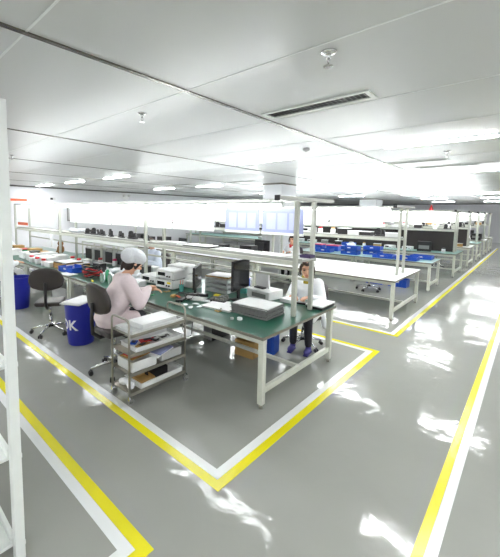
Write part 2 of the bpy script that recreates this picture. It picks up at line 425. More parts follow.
# tube lamps
def tube_proto():
    t = empty('tube_lamp', (0, 0, 0)); tag(t, None, 'tube light')
    h = MB(); h.b2(-.02, .02, -.61, .61, .012, .035)
    h.build('reflector', 'wframe', t)
    MB().cone((0, -.59, -.012), (0, .59, -.012), .014, None, 10).build('tube', 'tube', t, True)
    for y in (-.6, .6): MB().b2(-.015, .015, y-.01, y+.01, -.028, .014).build('socket', 'white', t)
    for y in (-.4, .4): MB().b2(-.01, .075, y-.012, y+.012, .034, .04).build('bracket', 'alu', t)
    return t
K = Kind(tube_proto())
def tubes(x, y0, n, z, rn):
    for i in range(n):
        K.put((x, y0+i*1.24, z), 0, 'lit tube lamp under the %s gantry, %s from the aisle end' % (rn, ORD[i]), 'tube lamps')
tubes(3.405, 2.72, 7, 2.05, 'front green bench')
tubes(7.325, 2.68, 7, 2.05, 'white bench')
for x0, x1, ye, nm in ROWS:
    tubes((x0+x1)/2-.275, 2.6, int((ye-2.2)/1.24), 2.05, nm+' row')

# hanging boards and document sleeves
def hang(x, y0, y1, z0, z1, m, label, group, cat, nm, tex=False):
    t = empty(nm, (x, (y0+y1)/2, z0), 0, label, cat, group)
    d = (y1-y0)/2
    MB().b2(-.003, .003, -d+.01, d-.01, .02, z1-z0).build('sheet', m, t)
    MB().b2(-.008, .008, -d+.005, d-.005, -.012, .02).build('bottom_rail', 'wframe', t)
    if tex:                                         # printed pages in the sleeve
        for k in range(3):
            y = -d+.06+k*(2*d-.12)/3
            MB().b2(-.0045, -.0035, y+.01, y+(2*d-.12)/3-.02, .06, z1-z0-.07).build('page', 'page', t)
    return t
for i in range(2): hang(3.8, 2.05+i*.66, 2.68+i*.66, 1.68, 2.02, 'sleeve', 'bluish clear document sleeves hanging beside the front bench posts, %s from the posts' % ORD[i], 'hanging sleeves', 'document sleeve', 'document_sleeve', True)
for i in range(5):
    hang(3.66, 3.42+i*.96, 4.36+i*.96, 1.68, 2.06, 'board', 'white board hanging under front gantry, %s left of the bluish sleeves' % ORD[i], 'hanging boards', 'hanging board', 'hanging_board')
hang(3.66, 9.2, 10.3, 1.68, 2.02, 'board', 'white board hanging alone at far left of front gantry', 'hanging boards', 'hanging board', 'hanging_board')
for i in range(7):
    hang(7.61, 2.3+i*1.2, 3.46+i*1.2, 1.7, 2.04, 'board', 'white board hanging over white bench, %s from the aisle end' % ORD[i], 'hanging boards', 'hanging board', 'hanging_board')
for x0, x1, ye, nm in ROWS:
    for i in range(int((ye-2.2)/1.24)):
        hang((x0+x1)/2, 2.1+i*1.24, 3.3+i*1.24, 1.72, 2.04, 'board', 'white board hanging over the %s bench row, %s from the aisle' % (nm, ORD[i]), 'hanging boards', 'hanging board', 'hanging_board')

# ------------------------------------------------------------------ chairs
def chair_proto():
    t = empty('task_chair', (0, 0, 0)); tag(t, None, 'chair')
    # faces +x
    s = MB(); s.box((0, 0, .47), (.42, .42, .07), None, .033, 4); o = s.build('seat', 'blackpu', t, True)
    for v in o.data.vertices:
        v.co.z -= .035*(1-((v.co.x/.21)**2+(v.co.y/.21)**2)/2)*(1 if v.co.z > .48 else .2)
        k = abs(v.co.y)/.21; v.co.x *= 1-.1*k*k; k = abs(v.co.x)/.21; v.co.y *= 1-.12*k*k
    bk = MB(); bk.box((0, 0, 0), (.07, .5, .33), None, .034, 5)
    bmesh.ops.subdivide_edges(bk.bm, edges=bk.bm.edges[:], cuts=3, use_grid_fill=True)
    o = bk.build('backrest', 'blackpu', t, True)
    for v in o.data.vertices:
        y, z = v.co.y/.25, v.co.z/.165
        v.co.y = .25*y*math.sqrt(max(0, 1-.42*z*z))*(1-.06*z); v.co.z = .165*z*math.sqrt(max(0, 1-.42*y*y))
        v.co.x += .75*v.co.y**2-.14*v.co.z
    o.location = (-.25, 0, .84)
    MB().tube([(-.05, 0, .425), (-.2, 0, .42), (-.285, 0, .48), (-.295, 0, .62), (-.285, 0, .8)], .022, 8).build('back_support', 'black', t, True)
    c = MB(); c.cone((0, 0, .09), (0, 0, .28), .026, .026, 14); c.cone((0, 0, .28), (0, 0, .44), .015, .015, 12); c.build('gas_column', 'chrome', t, True)
    MB().b2(-.11, .11, -.08, .08, .42, .442, .005).build('seat_plate', 'black', t)
    MB().tube([(0, -.07, .43), (.02, -.2, .42), (.03, -.24, .415)], .006, 6).build('lever', 'black', t, True)
    for k in range(5):
        a = 2*PI*k/5+.3; ca, sa = math.cos(a), math.sin(a)
        l = MB().tube([(.02*ca, .02*sa, .115), (.15*ca, .15*sa, .105), (.29*ca, .29*sa, .075)], (.022, .018, .013), 8).build('base_leg', 'chrome', t, True)
        cs = MB()
        for s2 in (-1, 1):
            q = (.29*ca-sa*.014*s2, .29*sa+ca*.014*s2); q2 = (.29*ca-sa*.026*s2, .29*sa+ca*.026*s2)
            cs.cone((*q, .028), (*q2, .028), .028, .026, 14)
        cs.cone((.29*ca, .29*sa, .03), (.29*ca, .29*sa, .075), .008, .008, 8)
        cs.build('caster', 'black', l, True)
    return t
CH = Kind(chair_proto())
CH.put((2.1, 5.5, 0), .98, 'empty black foam task chair with chrome star base at left', 'task chairs', (1, 1, 1.08))
CH.put((2.12, 3.6, 0), -.02, 'black task chair under the pink-gowned worker', 'task chairs', (1, 1, 1.13))
CH.put((4.5, 2.38, 0), PI-.35, 'black task chair under the seated woman in white coat', 'task chairs', (1, 1, .95))
CH.put((4.95, 6.5, 0), PI, 'black task chair under the pale-blue-coated worker behind the posts', 'task chairs', (1, 1, .95))
CH.put((1.88, 8.05, 0), .2, 'black task chair under the worker at far left edge', 'task chairs', (1, 1, 1.0))
sto = CH.put((9.1, 3.0, 0), 2.7, 'backless dark stool with chrome base behind the bare white bench', 'stools'); sto['category'] = 'stool'; sto.name = 'work_stool'
for c in list(sto.children):
    if c.name.split('.')[0] in ('backrest', 'back_support'): bpy.data.objects.remove(c)
CH.put((9.15, 5.3, 0), PI, 'black task chair under far woman beside the column', 'task chairs', (1, 1, .95))
CH.put((15.1, 2.6, 0), 2.8, 'black task chair between the fourth and fifth rows', 'task chairs')

# ------------------------------------------------------------------ blue bins
def bin_proto():
    t = empty('waste_bin', (0, 0, 0)); tag(t, None, 'bin')
    MB().lathe([(.175, 0), (.18, .01), (.205, .3), (.222, .6), (.23, .6), (.23, .622), (.216, .622), (.2, .3), (.172, .02)], 36).build('body', 'blue', t, 'angle')
    return t
def bin_text(t, word, ang, z, size):
    cu = bpy.data.curves.new('mark', 'FONT'); cu.body = word; cu.size = size; cu.extrude = .0015; cu.align_x = 'CENTER'; cu.offset = .004
    o = bpy.data.objects.new('tmp', cu); COL.objects.link(o)
    dg = bpy.context.evaluated_depsgraph_get(); dg.update()
    me = bpy.data.meshes.new_from_object(o.evaluated_get(dg)); bpy.data.objects.remove(o)
    bm = bmesh.new(); bm.from_mesh(me); bmesh.ops.triangulate(bm, faces=bm.faces)
    for _ in range(3): bmesh.ops.subdivide_edges(bm, edges=[e for e in bm.edges if e.calc_length() > .015], cuts=1); bmesh.ops.triangulate(bm, faces=bm.faces)
    bm.to_mesh(me); bm.free()
    for v in me.vertices:
        zz = z+v.co.y; r = .18+.042*(zz/.6)+.0045+v.co.z; a = ang+v.co.x/r
        v.co = (r*math.cos(a), r*math.sin(a), zz)
    me.materials.append(M['white'])
    p = bpy.data.objects.new('lettering', me); COL.objects.link(p); p.parent = t; p['label'] = 'white printed letters'
BN = bin_proto()
b2 = copy_tree(BN); b2.location = (2.22, 7.4, 0); tag(b2, 'blue round bin at far left behind the white rack post')
BN.location = (2.26, 4.8, 0); tag(BN, 'blue round bin with white lettering and papers on top')
bin_text(BN, 'OK', math.atan2(-4.8, -2.26)-1.0, .24, .21)
t = empty('paper_stack', (2.27, 4.8, .622), .5, 'white paper sheets on a tray lying on the blue bin', 'papers')
MB().b2(-.27, .23, -.16, .16, 0, .012, .002).build('tray', 'greybox', t)
p = MB(); 
for k in range(4): p.box((random.uniform(-.01, .01)-.02, random.uniform(-.01, .01), .014+k*.004), (.42, .29, .0035), (0, 0, random.uniform(-.06, .06)))
p.build('sheets', 'paper', t)

# ------------------------------------------------------------------ stainless trolley
t = empty('trolley', (1.81, 2.82, 0), 0, 'stainless steel four-tier trolley loaded with trays in front of the green bench', 'trolley')
W, D = .74, .32
LV = (.12, .32, .52, .72)
for x in (0, W):
    MB().tube([(x, 0, .06), (x, 0, .84), (x, .02, .87), (x, .05, .88), (x, D-.05, .88), (x, D-.02, .87), (x, D, .84), (x, D, .06)], .011, 10).build('end_frame', 'steel', t, True)
for z in LV:
    s = MB(); s.b2(.011, W-.011, -.008, D+.008, z-.006, z)
    s.b2(.011, W-.011, -.012, -.008, z-.02, z+.012); s.b2(.011, W-.011, D+.008, D+.012, z-.02, z+.012)
    s.build('shelf', 'steel', t)
for x in (0, W):
    for y in (0, D):
        c = MB(); c.cone((x, y, .1), (x, y, .06), .014, .016, 10); c.b2(x-.012, x+.03, y-.018, y-.014, .03, .075); c.b2(x-.012, x+.03, y+.014, y+.018, .03, .075); c.b2(x-.012, x+.03, y-.018, y+.018, .072, .078)
        c = c.build('caster', 'chrome', t)
        MB().cone((x+.016, y-.012, .034), (x+.016, y+.012, .034), .034, .034, 18).build('wheel', 'greytray', c, 'angle')
def item(nm, lab, cat, loc, rz=0, group=None): return empty(nm, loc, rz, lab, cat, group)
cx, cy = 1.81, 2.82
t = item('parts_tray', 'shallow white tray on the top tier of the trolley', 'tray', (cx+.37, cy+.16, .72), .02)
MB().tray(-.33, .34, -.15, .15, .0, .035, .005, .008).build('tray_body', 'white', t)
t = item('parts_box', 'white lidded box sitting in the tray on top of trolley', 'box', (cx+.42, cy+.165, .726), .03)
MB().b2(-.24, .23, -.125, .125, 0, .05, .008).build('box_body', 'white', t); MB().b2(-.245, .235, -.13, .13, .05, .062, .006).build('lid', 'white', t)
t = item('parts_tray', 'white tray of circuit boards on the second trolley tier', 'tray', (cx+.4, cy+.16, .52), -.03)
MB().tray(-.3, .31, -.145, .145, 0, .05, .005, .01).build('tray_body', 'white', t)
for i, (x, y, w, d, m, r) in enumerate(((-.15, -.03, .16, .09, 'kraft', .4), (-.05, .02, .18, .08, 'red', -.3), (.02, -.05, .12, .07, 'black', .2), (.14, .03, .2, .06, 'black', -.2), (-.2, .06, .1, .07, 'bluecrate', .7), (.1, -.08, .14, .05, 'greybox', .1))):
    q = item('circuit_part', '%s lying in the trolley tray on the second tier' % ('long kraft wrapped part', 'dark red part', 'short black part', 'long black part', 'small blue part', 'pale grey part')[i], 'part', (cx+.4+x, cy+.16+y, .526+.014*(i % 3)), r)
    MB().b2(-w/2, w/2, -d/2, d/2, 0, .013, .004).build('body', m, q); MB().b2(-w/4, w/4, -d/4, d/4, .013, .02).build('chip', 'black' if m != 'black' else 'greybox', q)
t = item('storage_box', 'white deep plastic box on the third trolley tier', 'box', (cx+.2, cy+.16, .32), 0)
MB().tray(-.15, .15, -.14, .14, 0, .11, .005, .008).build('box_body', 'white', t)
t = item('storage_box', 'grey shallow plastic box on third trolley tier, right', 'box', (cx+.57, cy+.17, .32), 0)
MB().tray(-.14, .14, -.14, .13, 0, .1, .005, .008).build('box_body', 'greybox', t)
t = item('folder', 'white folded document slanting across the third-tier boxes', 'folder', (cx+.41, cy+.06, .43), .2)
MB().box((0, 0, .014), (.26, .2, .008), (.0, -.1, 0)).build('cover', 'paper', t); MB().box((.02, -.01, .026), (.22, .18, .006), (0, -.1, 0)).build('sheet', 'sleeve', t)
t = item('folder', 'kraft card folder resting over the third-tier white box', 'folder', (cx+.19, cy+.17, .43), .1)
MB().box((0, 0, .008), (.26, .2, .006)).build('cover', 'kraft', t); MB().box((.0, .01, .015), (.2, .16, .008)).build('sheet', 'red', t)
t = item('parts_tray', 'grey-white tray on the bottom trolley tier', 'tray', (cx+.42, cy+.15, .12), .03)
MB().tray(-.28, .29, -.14, .14, 0, .06, .005, .012).build('tray_body', 'white', t)
t = item('storage_box', 'small black box in the bottom trolley tray', 'box', (cx+.46, cy+.17, .126), .1)
MB().tray(-.1, .1, -.08, .08, 0, .09, .004).build('box_body', 'black', t)
t = item('storage_box', 'kraft card box in the bottom trolley tray', 'box', (cx+.27, cy+.15, .126), -.08)
MB().tray(-.09, .09, -.1, .1, 0, .05, .004).build('box_body', 'kraft', t)
t = item('plastic_bag', 'crumpled white plastic bag at trolley bottom tier end', 'bag', (cx+.065, cy+.15, .12), 0)
q = MB(); 
for k in range(7): q.ball((random.uniform(-.01, .02), random.uniform(-.1, .1), .045+random.uniform(-.01, .02)), (.035, .05, .035), n=10)
remeshed(q, 'film', 'bag', t, .007, 3)

# ------------------------------------------------------------------ bench-top things (front bench)
TZ = .755
def paper_stack(nm, lab, loc, rz, w, d, n, m='paper', cat='papers', th=.004, jit=.012, tray=None):
    t = item(nm, lab, cat, loc, rz)
    z0 = 0
    if tray: MB().tray(-w/2-.01, w/2+.01, -d/2-.01, d/2+.01, 0, .02, .004).build('tray_body', tray, t); z0 = .005
    p = MB()
    for k in range(n): p.box((random.uniform(-jit, jit), random.uniform(-jit, jit), z0+th/2+k*th), (w, d, th*.9), (0, 0, random.uniform(-.04, .04)))
    p.build('sheets', m, t); return t
# stack of grey trays near the corner: every tray a thing
zz = TZ
for i in range(5):
    t = item('component_tray', 'grey component tray near bench corner, %s up from the tabletop' % ORD[i] if i < 4 else 'grey component tray topping the stack at bench corner', 'tray', (3.3+random.uniform(-.02, .02), 2.36+random.uniform(-.02, .02), zz), random.uniform(-.05, .05)+.06, 'stacked grey component trays')
    MB().tray(-.19, .19, -.25, .25, 0, .022, .004, .012).build('tray_body', 'greytray', t); zz += .0225
t = paper_stack('paper_stack', 'white sheets lying in the top grey tray by the posts', (3.3, 2.36, zz-.018), .06, .36, .47, 6)
paper_stack('document_clipboard', 'white document sheet lying flat on green mat left of the tray stack', (3.2, 2.82, TZ), .12, .36, .42, 3, tray='greybox')
t = item('tape_roll', 'roll of clear tape by the grey tray stack', 'tape roll', (2.93, 2.33, TZ), 0)
MB().lathe([(.03, 0), (.03, .025), (.018, .025), (.018, 0)], 20).build('roll', 'white', t, 'angle')
t = item('tape_roll', 'small roll of clear tape on bench edge in front of trays', 'tape roll', (2.88, 2.4, TZ), 0)
MB().lathe([(.02, 0), (.02, .02), (.012, .02), (.012, 0)], 18).build('roll', 'greybox', t, 'angle')
t = item('keyboard', 'white keyboard lying on green mat in front of monitors', 'keyboard', (3.2, 3.28, TZ), .35)
MB().box((0, 0, .011), (.15, .4, .02), None, .006).build('case', 'white', t)
kk = MB()
for i in range(5):
    for j in range(14): kk.box((-.055+i*.027, -.18+j*.0275, .024), (.02, .022, .008))
kk.build('keys', 'greybox', t)
for i, (x, y, m) in enumerate(((2.95, 3.0, 'white'), (2.9, 3.2, 'greybox'), (3.02, 3.12, 'white'), (3.05, 2.95, 'greybox'), (2.86, 3.06, 'white'))):
    t = item('component_bag', 'small %s plastic bag on the green mat, %s among loose bags left of trolley' % ('white' if m == 'white' else 'grey', ORD[i]), 'bag', (x, y, TZ), i*.9)
    q = MB(); q.ball((0, 0, .008), (.045, .03, .009), n=10); q.ball((.03, .01, .008), (.03, .022, .008), n=10); remeshed(q, 'film', 'bag', t, .004, 2)
# monitors
def monitor_proto():
    t = empty('monitor', (0, 0, 0)); tag(t, None, 'monitor')
    MB().b2(-.012, .02, -.25, .25, .12, .43, .006).build('housing', 'black', t)
    MB().b2(-.016, -.012, -.238, .238, .134, .418).build('screen', 'screen', t)
    s = MB(); s.b2(.02, .04, -.04, .04, .06, .32, .004); s.box((.03, 0, .06), (.03, .06, .12), None, .005); s.build('neck', 'black', t)
    MB().lathe([(.12, 0), (.12, .008), (.05, .016), (.03, .02)], 28).build('base', 'black', t, True).location = (.02, 0, 0)
    MB().b2(.02, .05, -.12, .12, .18, .36, .01).build('rear_bulge', 'black', t)
    return t
MN = Kind(monitor_proto())
mo = MN.put((3.4, 3.5, TZ), 2.18, 'black monitor seen edge-on next to the teal pen cup', 'monitors')
MN.put((3.6, 2.86, TZ), 1.73, 'black monitor facing away beside the white label machine', 'monitors', (1, .9, 1.3))
t = item('cable_tangle', 'tangle of black leads in front of the edge-on monitor', 'cables', (3.2, 3.5, TZ), 0)
for k in range(4):
    pts = [(.16*math.cos(a*1.1+k)*(1-.05*a), .2*math.sin(a*.9+k*1.7), .012+.006*(k)) for a in [i*.35 for i in range(16)]]
    MB().tube(pts, .006, 6).build('lead', 'cable', t, True)
t = item('power_strip', 'black power strip lying under the leads at edge-on monitor', 'power strip', (3.32, 3.42, TZ), .8)
MB().b2(-.03, .03, -.16, .16, 0, .04, .006).build('case', 'black', t)
q = MB()
for k in range(4): q.b2(-.015, .015, -.13+k*.07, -.09+k*.07, .04, .042)
q.build('outlets', 'greytray', t)
# document trays with folders between monitors
def letter_tray(lab, loc, rz, tiers, w=.26, d=.34):
    t = item('document_tray', lab, 'document tray', loc, rz)
    for i in range(tiers):
        z = i*.075
        MB().tray(-w/2, w/2, -d/2, d/2, z, z+.045, .004).build('tier', 'greybox', t)
        p = MB().box((0, 0, z+.02), (w-.03, d-.03, .026)); p.build('contents', 'paper', t)
    q = MB()
    for sx in (-1, 1):
        for sy in (-1, 1): q.b2(sx*w/2-.006, sx*w/2+.006, sy*d/2-.006, sy*d/2+.006, 0, tiers*.075)
    q.build('corner_posts', 'greybox', t); return tiers*.075
h = letter_tray('three-tier white document tray between the two monitors', (3.85, 3.42, TZ), .1, 3, .3, .4)
t = item('folder', 'kraft folder on top of the three-tier tray', 'folder', (3.85, 3.42, TZ+h), .2)
MB().b2(-.16, .16, -.2, .2, 0, .018, .002).build('cover', 'kraft', t); MB().b2(-.15, .15, -.19, .19, .018, .03, .002).build('sheets', 'paper', t)
t = item('cup', 'teal pen cup beside the white boxes', 'cup', (3.36, 3.8, TZ), 0)
MB().lathe([(.032, 0), (.038, .11), (.035, .11), (.03, .006)], 20).build('body', 'cup', t, 'angle')
q = MB()
for k in range(4): q.cone((.01*math.cos(k*1.6), .01*math.sin(k*1.6), .01), (.03*math.cos(k*1.6), .03*math.sin(k*1.6), .17), .004, .004, 6)
q.build('pens', 'orange', t)
t = item('circuit_assembly', 'dark circuit assembly with yellow tape at monitor base', 'circuit assembly', (3.36, 3.05, TZ), .3)
MB().b2(-.11, .11, -.14, .14, 0, .03, .004).build('board', 'black', t)
for k in range(8):
    x, y = -.085+.08*(k % 3), -.11+.075*(k//3)
    MB().b2(x, x+.04, y, y+.05, .03, .045+random.random()*.03).build('component', 'greytray', t)
MB().b2(-.05, .03, -.02, .05, .075, .085).build('tape', 'yellow', t)
# white labelling machine with upright panel
t = item('label_machine', 'white label machine with an upright panel in front of seated woman', 'machine', (3.98, 2.72, TZ), -.1)
MB().b2(-.16, .16, -.2, .2, 0, .13, .012).build('housing', 'white', t)
MB().box((.02, .06, .24), (.03, .24, .24), (0, -.12, 0), .006).build('upright_panel', 'white', t)
MB().b2(-.08, .0, -.03, .14, .13, .15, .004).build('paper_slot', 'screen', t)
MB().b2(-.164, -.16, -.15, .1, .03, .09).build('control_panel', 'greytray', t)
t = item('storage_box', 'white box behind label machine toward seated woman', 'box', (4.07, 2.36, TZ), -.05)
MB().b2(-.13, .08, -.1, .08, 0, .05, .005).build('box_body', 'white', t)
t = item('keyboard', 'dark keyboard under the hands of the seated woman', 'keyboard', (4.09, 2.1, TZ), .2)
MB().b2(-.06, .06, -.14, .14, 0, .02, .004).build('case', 'black', t); MB().b2(-.05, .05, -.13, .13, .02, .025).build('keys', 'greytray', t)
# tray at right edge of the bench
t = item('parts_tray', 'black tray with white lid on the right corner of front bench', 'tray', (4.13, 1.995, TZ), .0)
MB().b2(-.2, .15, -.165, .055, 0, .035, .004).build('tray_body', 'black', t); MB().b2(-.21, .16, -.17, .06, .035, .055, .004).build('lid', 'white', t)
# white equipment boxes behind pink worker's hands
def instrument_proto():
    t = empty('test_instrument', (0, 0, 0)); tag(t, None, 'instrument')
    MB().b2(-.16, .16, -.19, .19, .012, .14, .01).build('housing', 'greybox', t)
    MB().b2(-.166, -.16, -.17, .17, .025, .125, .002).build('front_panel', 'white', t)
    MB().b2(-.169, -.166, -.02, .14, .06, .115).build('display', 'screen', t)
    for k in range(2): MB().cone((-.166, -.07-k*.05, .06), (-.182, -.07-k*.05, .06), .013, .012, 12).build('knob', 'black', t, True)
    q = MB()
    for sx in (-1, 1):
        for sy in (-1, 1): q.b2(sx*.12-.015, sx*.12+.015, sy*.15-.015, sy*.15+.015, 0, .013)
    q.build('feet', 'black', t)
    return t
IN = Kind(instrument_proto())
IN.put((3.44, 4.14, TZ), .1, 'pale instrument with yellow-green label by pink worker\'s hands', 'test instruments')
MB().b2(-.172, -.169, -.15, -.08, .09, .12).build('label_sticker', 'yellow', IN.p)
for c in IN.p.children:
    if c.name.startswith('label_sticker'): pass
EX = [c for c in IN.p.children if c.name.startswith('label_sticker')][0]
INP = copy_tree(IN.p); bpy.data.objects.remove([c for c in INP.children if c.name.startswith('label_sticker')][0]); INP.location = (3.46, 4.15, TZ+.14)
tag(INP, 'pale instrument stacked upon the one with yellow-green label')
IN = Kind(INP); IN.u = True
IN.put((3.5, 4.62, TZ), .1, 'pale instrument left of stacked pair, behind pink worker', 'test instruments')
IN.put((3.85, 4.35, TZ), .05, 'pale instrument under the shelf, behind stacked pair', 'test instruments')
IN.put((3.86, 4.36, TZ+.14), .02, 'pale instrument topping the pair under the shelf', 'test instruments')
paper_stack('paper_stack', 'white papers topping the instruments under the shelf', (3.85, 4.36, TZ+.28), .1, .3, .36, 5)
paper_stack('paper_stack', 'white papers on the stacked instrument by pink worker', (3.45, 4.15, TZ+.28), -.1, .28, .34, 4)
# pink worker's work
t = item('work_piece', 'dark tool and orange parts in front of the pink worker', 'tools', (3.02, 3.42, TZ), .5)
MB().b2(-.1, .1, -.05, .05, 0, .03, .006).build('body', 'black', t); MB().cone((.02, .03, .035), (.1, .1, .03), .012, .008, 8).build('grip', 'orange', t)
t = item('sponge', 'beige sponge on the green mat by black leads', 'sponge', (3.05, 3.62, TZ), .3)
MB().box((0, 0, .02), (.09, .06, .04), None, .015, 3).build('body', 'kraft', t, True)
# white bags heap left of pink worker
for i, (x, y, s) in enumerate(((3.3, 5.0, 1.0), (3.05, 5.4, .6), (3.38, 5.62, 1.0))):
    t = item('plastic_bag', 'heap of white plastic film bags behind the pink worker, %s of three' % ('front', 'left', 'rear')[i], 'bag', (x, y, TZ), i*.8)
    q = MB()
    for k in range(8): q.ball((random.uniform(-.13, .13)*s, random.uniform(-.15, .15)*s, .05*s+random.uniform(-.015, .06)), (.1*s, .09*s, .05*s), (0, random.uniform(-.4, .4), random.random()*3), n=12)
    q.ball((0, 0, .03), (.18*s, .2*s, .03), n=12)
    remeshed(q, 'film', 'bag', t, .012, 3)
# bottles, cable coil, yellow tool
def bottle(lab, loc, m, cap, s=1):
    t = item('bottle', lab, 'bottle', loc, 0)
    MB().lathe([(.034*s, 0), (.037*s, .01), (.037*s, .12*s), (.03*s, .145*s), (.014*s, .16*s), (.014*s, .175*s)], 20).build('body', m, t, True)
    MB().lathe([(.016*s, .172*s), (.016*s, .2*s), (.012*s, .203*s)], 14).build('cap', cap, t, 'angle')
bottle('clear greenish bottle with white cap left of pink worker', (2.86, 5.0, TZ), 'glass', 'white', 1.0)
bottle('green bottle standing behind the clear one', (2.98, 5.28, TZ), 'greenplastic', 'white', 1.15)
bottle('clear bottle with red cap beside cable coil', (2.84, 5.22, TZ), 'glass', 'red', .9)
t = item('cable_coil', 'coil of black and red cable on bench edge at left', 'cable coil', (2.95, 5.78, TZ), 0)
for k in range(5):
    pts = [((.12+.012*k)*math.cos(a), (.14+.01*k)*math.sin(a), .02+.028*k+.02*math.sin(3*a+k)) for a in [i*2*PI/18 for i in range(19)]]
    MB().tube(pts, .013, 7).build('loop', 'red' if k in (1, 3) else 'cable', t, True)
t = item('cable_coil', 'second black cable coil beyond the red and black one', 'cable coil', (3.1, 6.12, TZ), 0)
for k in range(5):
    pts = [((.11+.01*k)*math.cos(a), (.12+.012*k)*math.sin(a), .02+.03*k+.02*math.sin(2*a+k)) for a in [i*2*PI/18 for i in range(19)]]
    MB().tube(pts, .013, 7).build('loop', 'cable', t, True)
t = item('hand_tool', 'yellow-handled tool lying on the bench edge', 'tool', (2.75, 5.38, TZ), 1.2)
MB().box((0, 0, .012), (.12, .035, .024), None, .01, 3).build('handle', 'yellow', t, True); MB().cone((.06, 0, .012), (.14, 0, .01), .006, .003, 8).build('blade', 'steel', t)
# blue crate, kraft folders
def crate_proto(m='bluecrate'):
    t = empty('parts_bin', (0, 0, 0)); tag(t, None, 'bin')
    q = MB().tray(-.19, .19, -.28, .28, 0, .13, .006, .012)
    for k in range(6): q.b2(-.198, -.186, -.25+k*.1-.004, -.25+k*.1+.004, .01, .127)
    q.build('bin_body', m, t)
    MB().b2(-.194, -.188, -.06, .06, .07, .105).build('label_holder', 'white', t); return t
CR = Kind(crate_proto())
CR.put((2.95, 6.55, TZ), .1, 'blue plastic bin on left bench under white sheets', None, (.9, .85, .8))
paper_stack('paper_stack', 'white sheet leaning out over the bench edge by the blue bin', (2.74, 6.3, TZ), .2, .2, .34, 3)
zz = TZ
for i in range(3):
    t = item('folder', 'kraft folder at left bench, %s' % ('bottom of the stack', 'middle of the stack', 'top of the stack under white paper')[i], 'folder', (3.05+.02*i, 7.05, zz), .1*i-.1, 'kraft folders in a stack')
    MB().b2(-.2, .2, -.25, .25, 0, .035, .004).build('cover', 'kraft', t); MB().b2(-.195, .195, -.255, .2, .006, .029).build('sheets', 'paper', t); zz += .036
paper_stack('paper_stack', 'white papers with dark edge on top of kraft folders', (3.08, 7.05, zz), .1, .36, .44, 6, tray='black')
# white storage boxes with red caps etc. at far left
for i, (x, y, h, m) in enumerate(((2.98, 7.75, .14, 'white'), (3.0, 8.15, .13, 'white'), (3.3, 8.0, .14, 'white'), (3.25, 8.5, .16, 'white'), (2.95, 8.62, .14, 'greybox'), (3.3, 9.0, .13, 'kraft'), (3.3, 9.55, .16, 'kraft'), (2.98, 9.2, .13, 'white'), (3.2, 10.1, .12, 'greenplastic'), (3.25, 10.7, .16, 'kraft'), (2.95, 10.0, .14, 'white'), (2.95, 10.7, .13, 'black'))):
    t = item('storage_box', '%s box on far left bench, %s from the kraft folders' % ({'white': 'white', 'greybox': 'grey', 'kraft': 'kraft card', 'greenplastic': 'green', 'black': 'black'}[m], ORD[i]), 'box', (x, y, TZ), random.uniform(-.1, .1), 'boxes on the far left bench')
    MB().b2(-.13, .13, -.16, .16, 0, h, .006).build('box_body', m, t)
    MB().b2(-.136, .136, -.166, .166, h, h+.02, .004).build('lid', 'red' if i == 8 else m, t)
def jar(lab, loc, m):
    t = item('jar', lab, 'jar', loc); MB().lathe([(.05, 0), (.055, .01), (.055, .1), (.04, .12)], 18).build('body', 'white', t, True); MB().lathe([(.045, .115), (.045, .15), (.03, .155)], 18).build('cap', m, t, 'angle')
jar('white jar with red cap behind white boxes at left', (3.42, 7.6, TZ), 'red')
jar('white jar with red cap beside the kraft folders', (3.38, 7.2, TZ), 'red')
jar('white jar with pink cap in front of the far shelf legs', (3.9, 6.6, TZ), 'magenta')
jar('white jar with red cap behind the blue bin', (3.75, 6.95, TZ), 'red')
for x, y, l in ((2.8, 7.62, 'white jar with red cap at the front edge, first past kraft folders'), (2.8, 7.98, 'white jar with red cap at front edge, second past kraft folders'), (2.82, 8.38, 'white jar with red cap at front edge, farthest from kraft folders')):
    jar(l, (x, y, TZ), 'red')
t = item('plush_toy', 'small brown plush figure standing on far left bench', 'plush', (3.95, 9.5, TZ), PI)
q = MB(); q.ball((0, 0, .12), (.1, .09, .12)); q.ball((0, 0, .28), .08); q.ball((0, .06, .35), .03); q.ball((0, -.06, .35), .03); q.ball((.07, .06, .05), .04); q.ball((.07, -.06, .05), .04)
remeshed(q, 'body', 'brown', t, .01, 2)
for y in (9.7, 10.5):
    pass
t = item('draped_cover', 'white cloth cover draped over equipment at far left bench', 'cover', (3.15, 11.33, TZ), 0)
q = MB(); q.loft([((0, 0, 0), .3, .42), ((0, 0, .12), .24, .33), ((0, .05, .3), .12, .16), ((0, .08, .42), .05, .06)], 22); remeshed(q, 'cloth', 'whitecoat', t, .015, 3)
t = item('draped_cover', 'white cloth hanging from shelf over far left bench', 'cloth', (3.5, 8.9, 1.02), 0)
q = MB(); q.loft([((-.02, 0, 0), .02, .05), ((-.02, 0, .2), .02, .075), ((-.015, 0, .38), .018, .12)], 16); q.build('cloth', 'whitecoat', t, True)

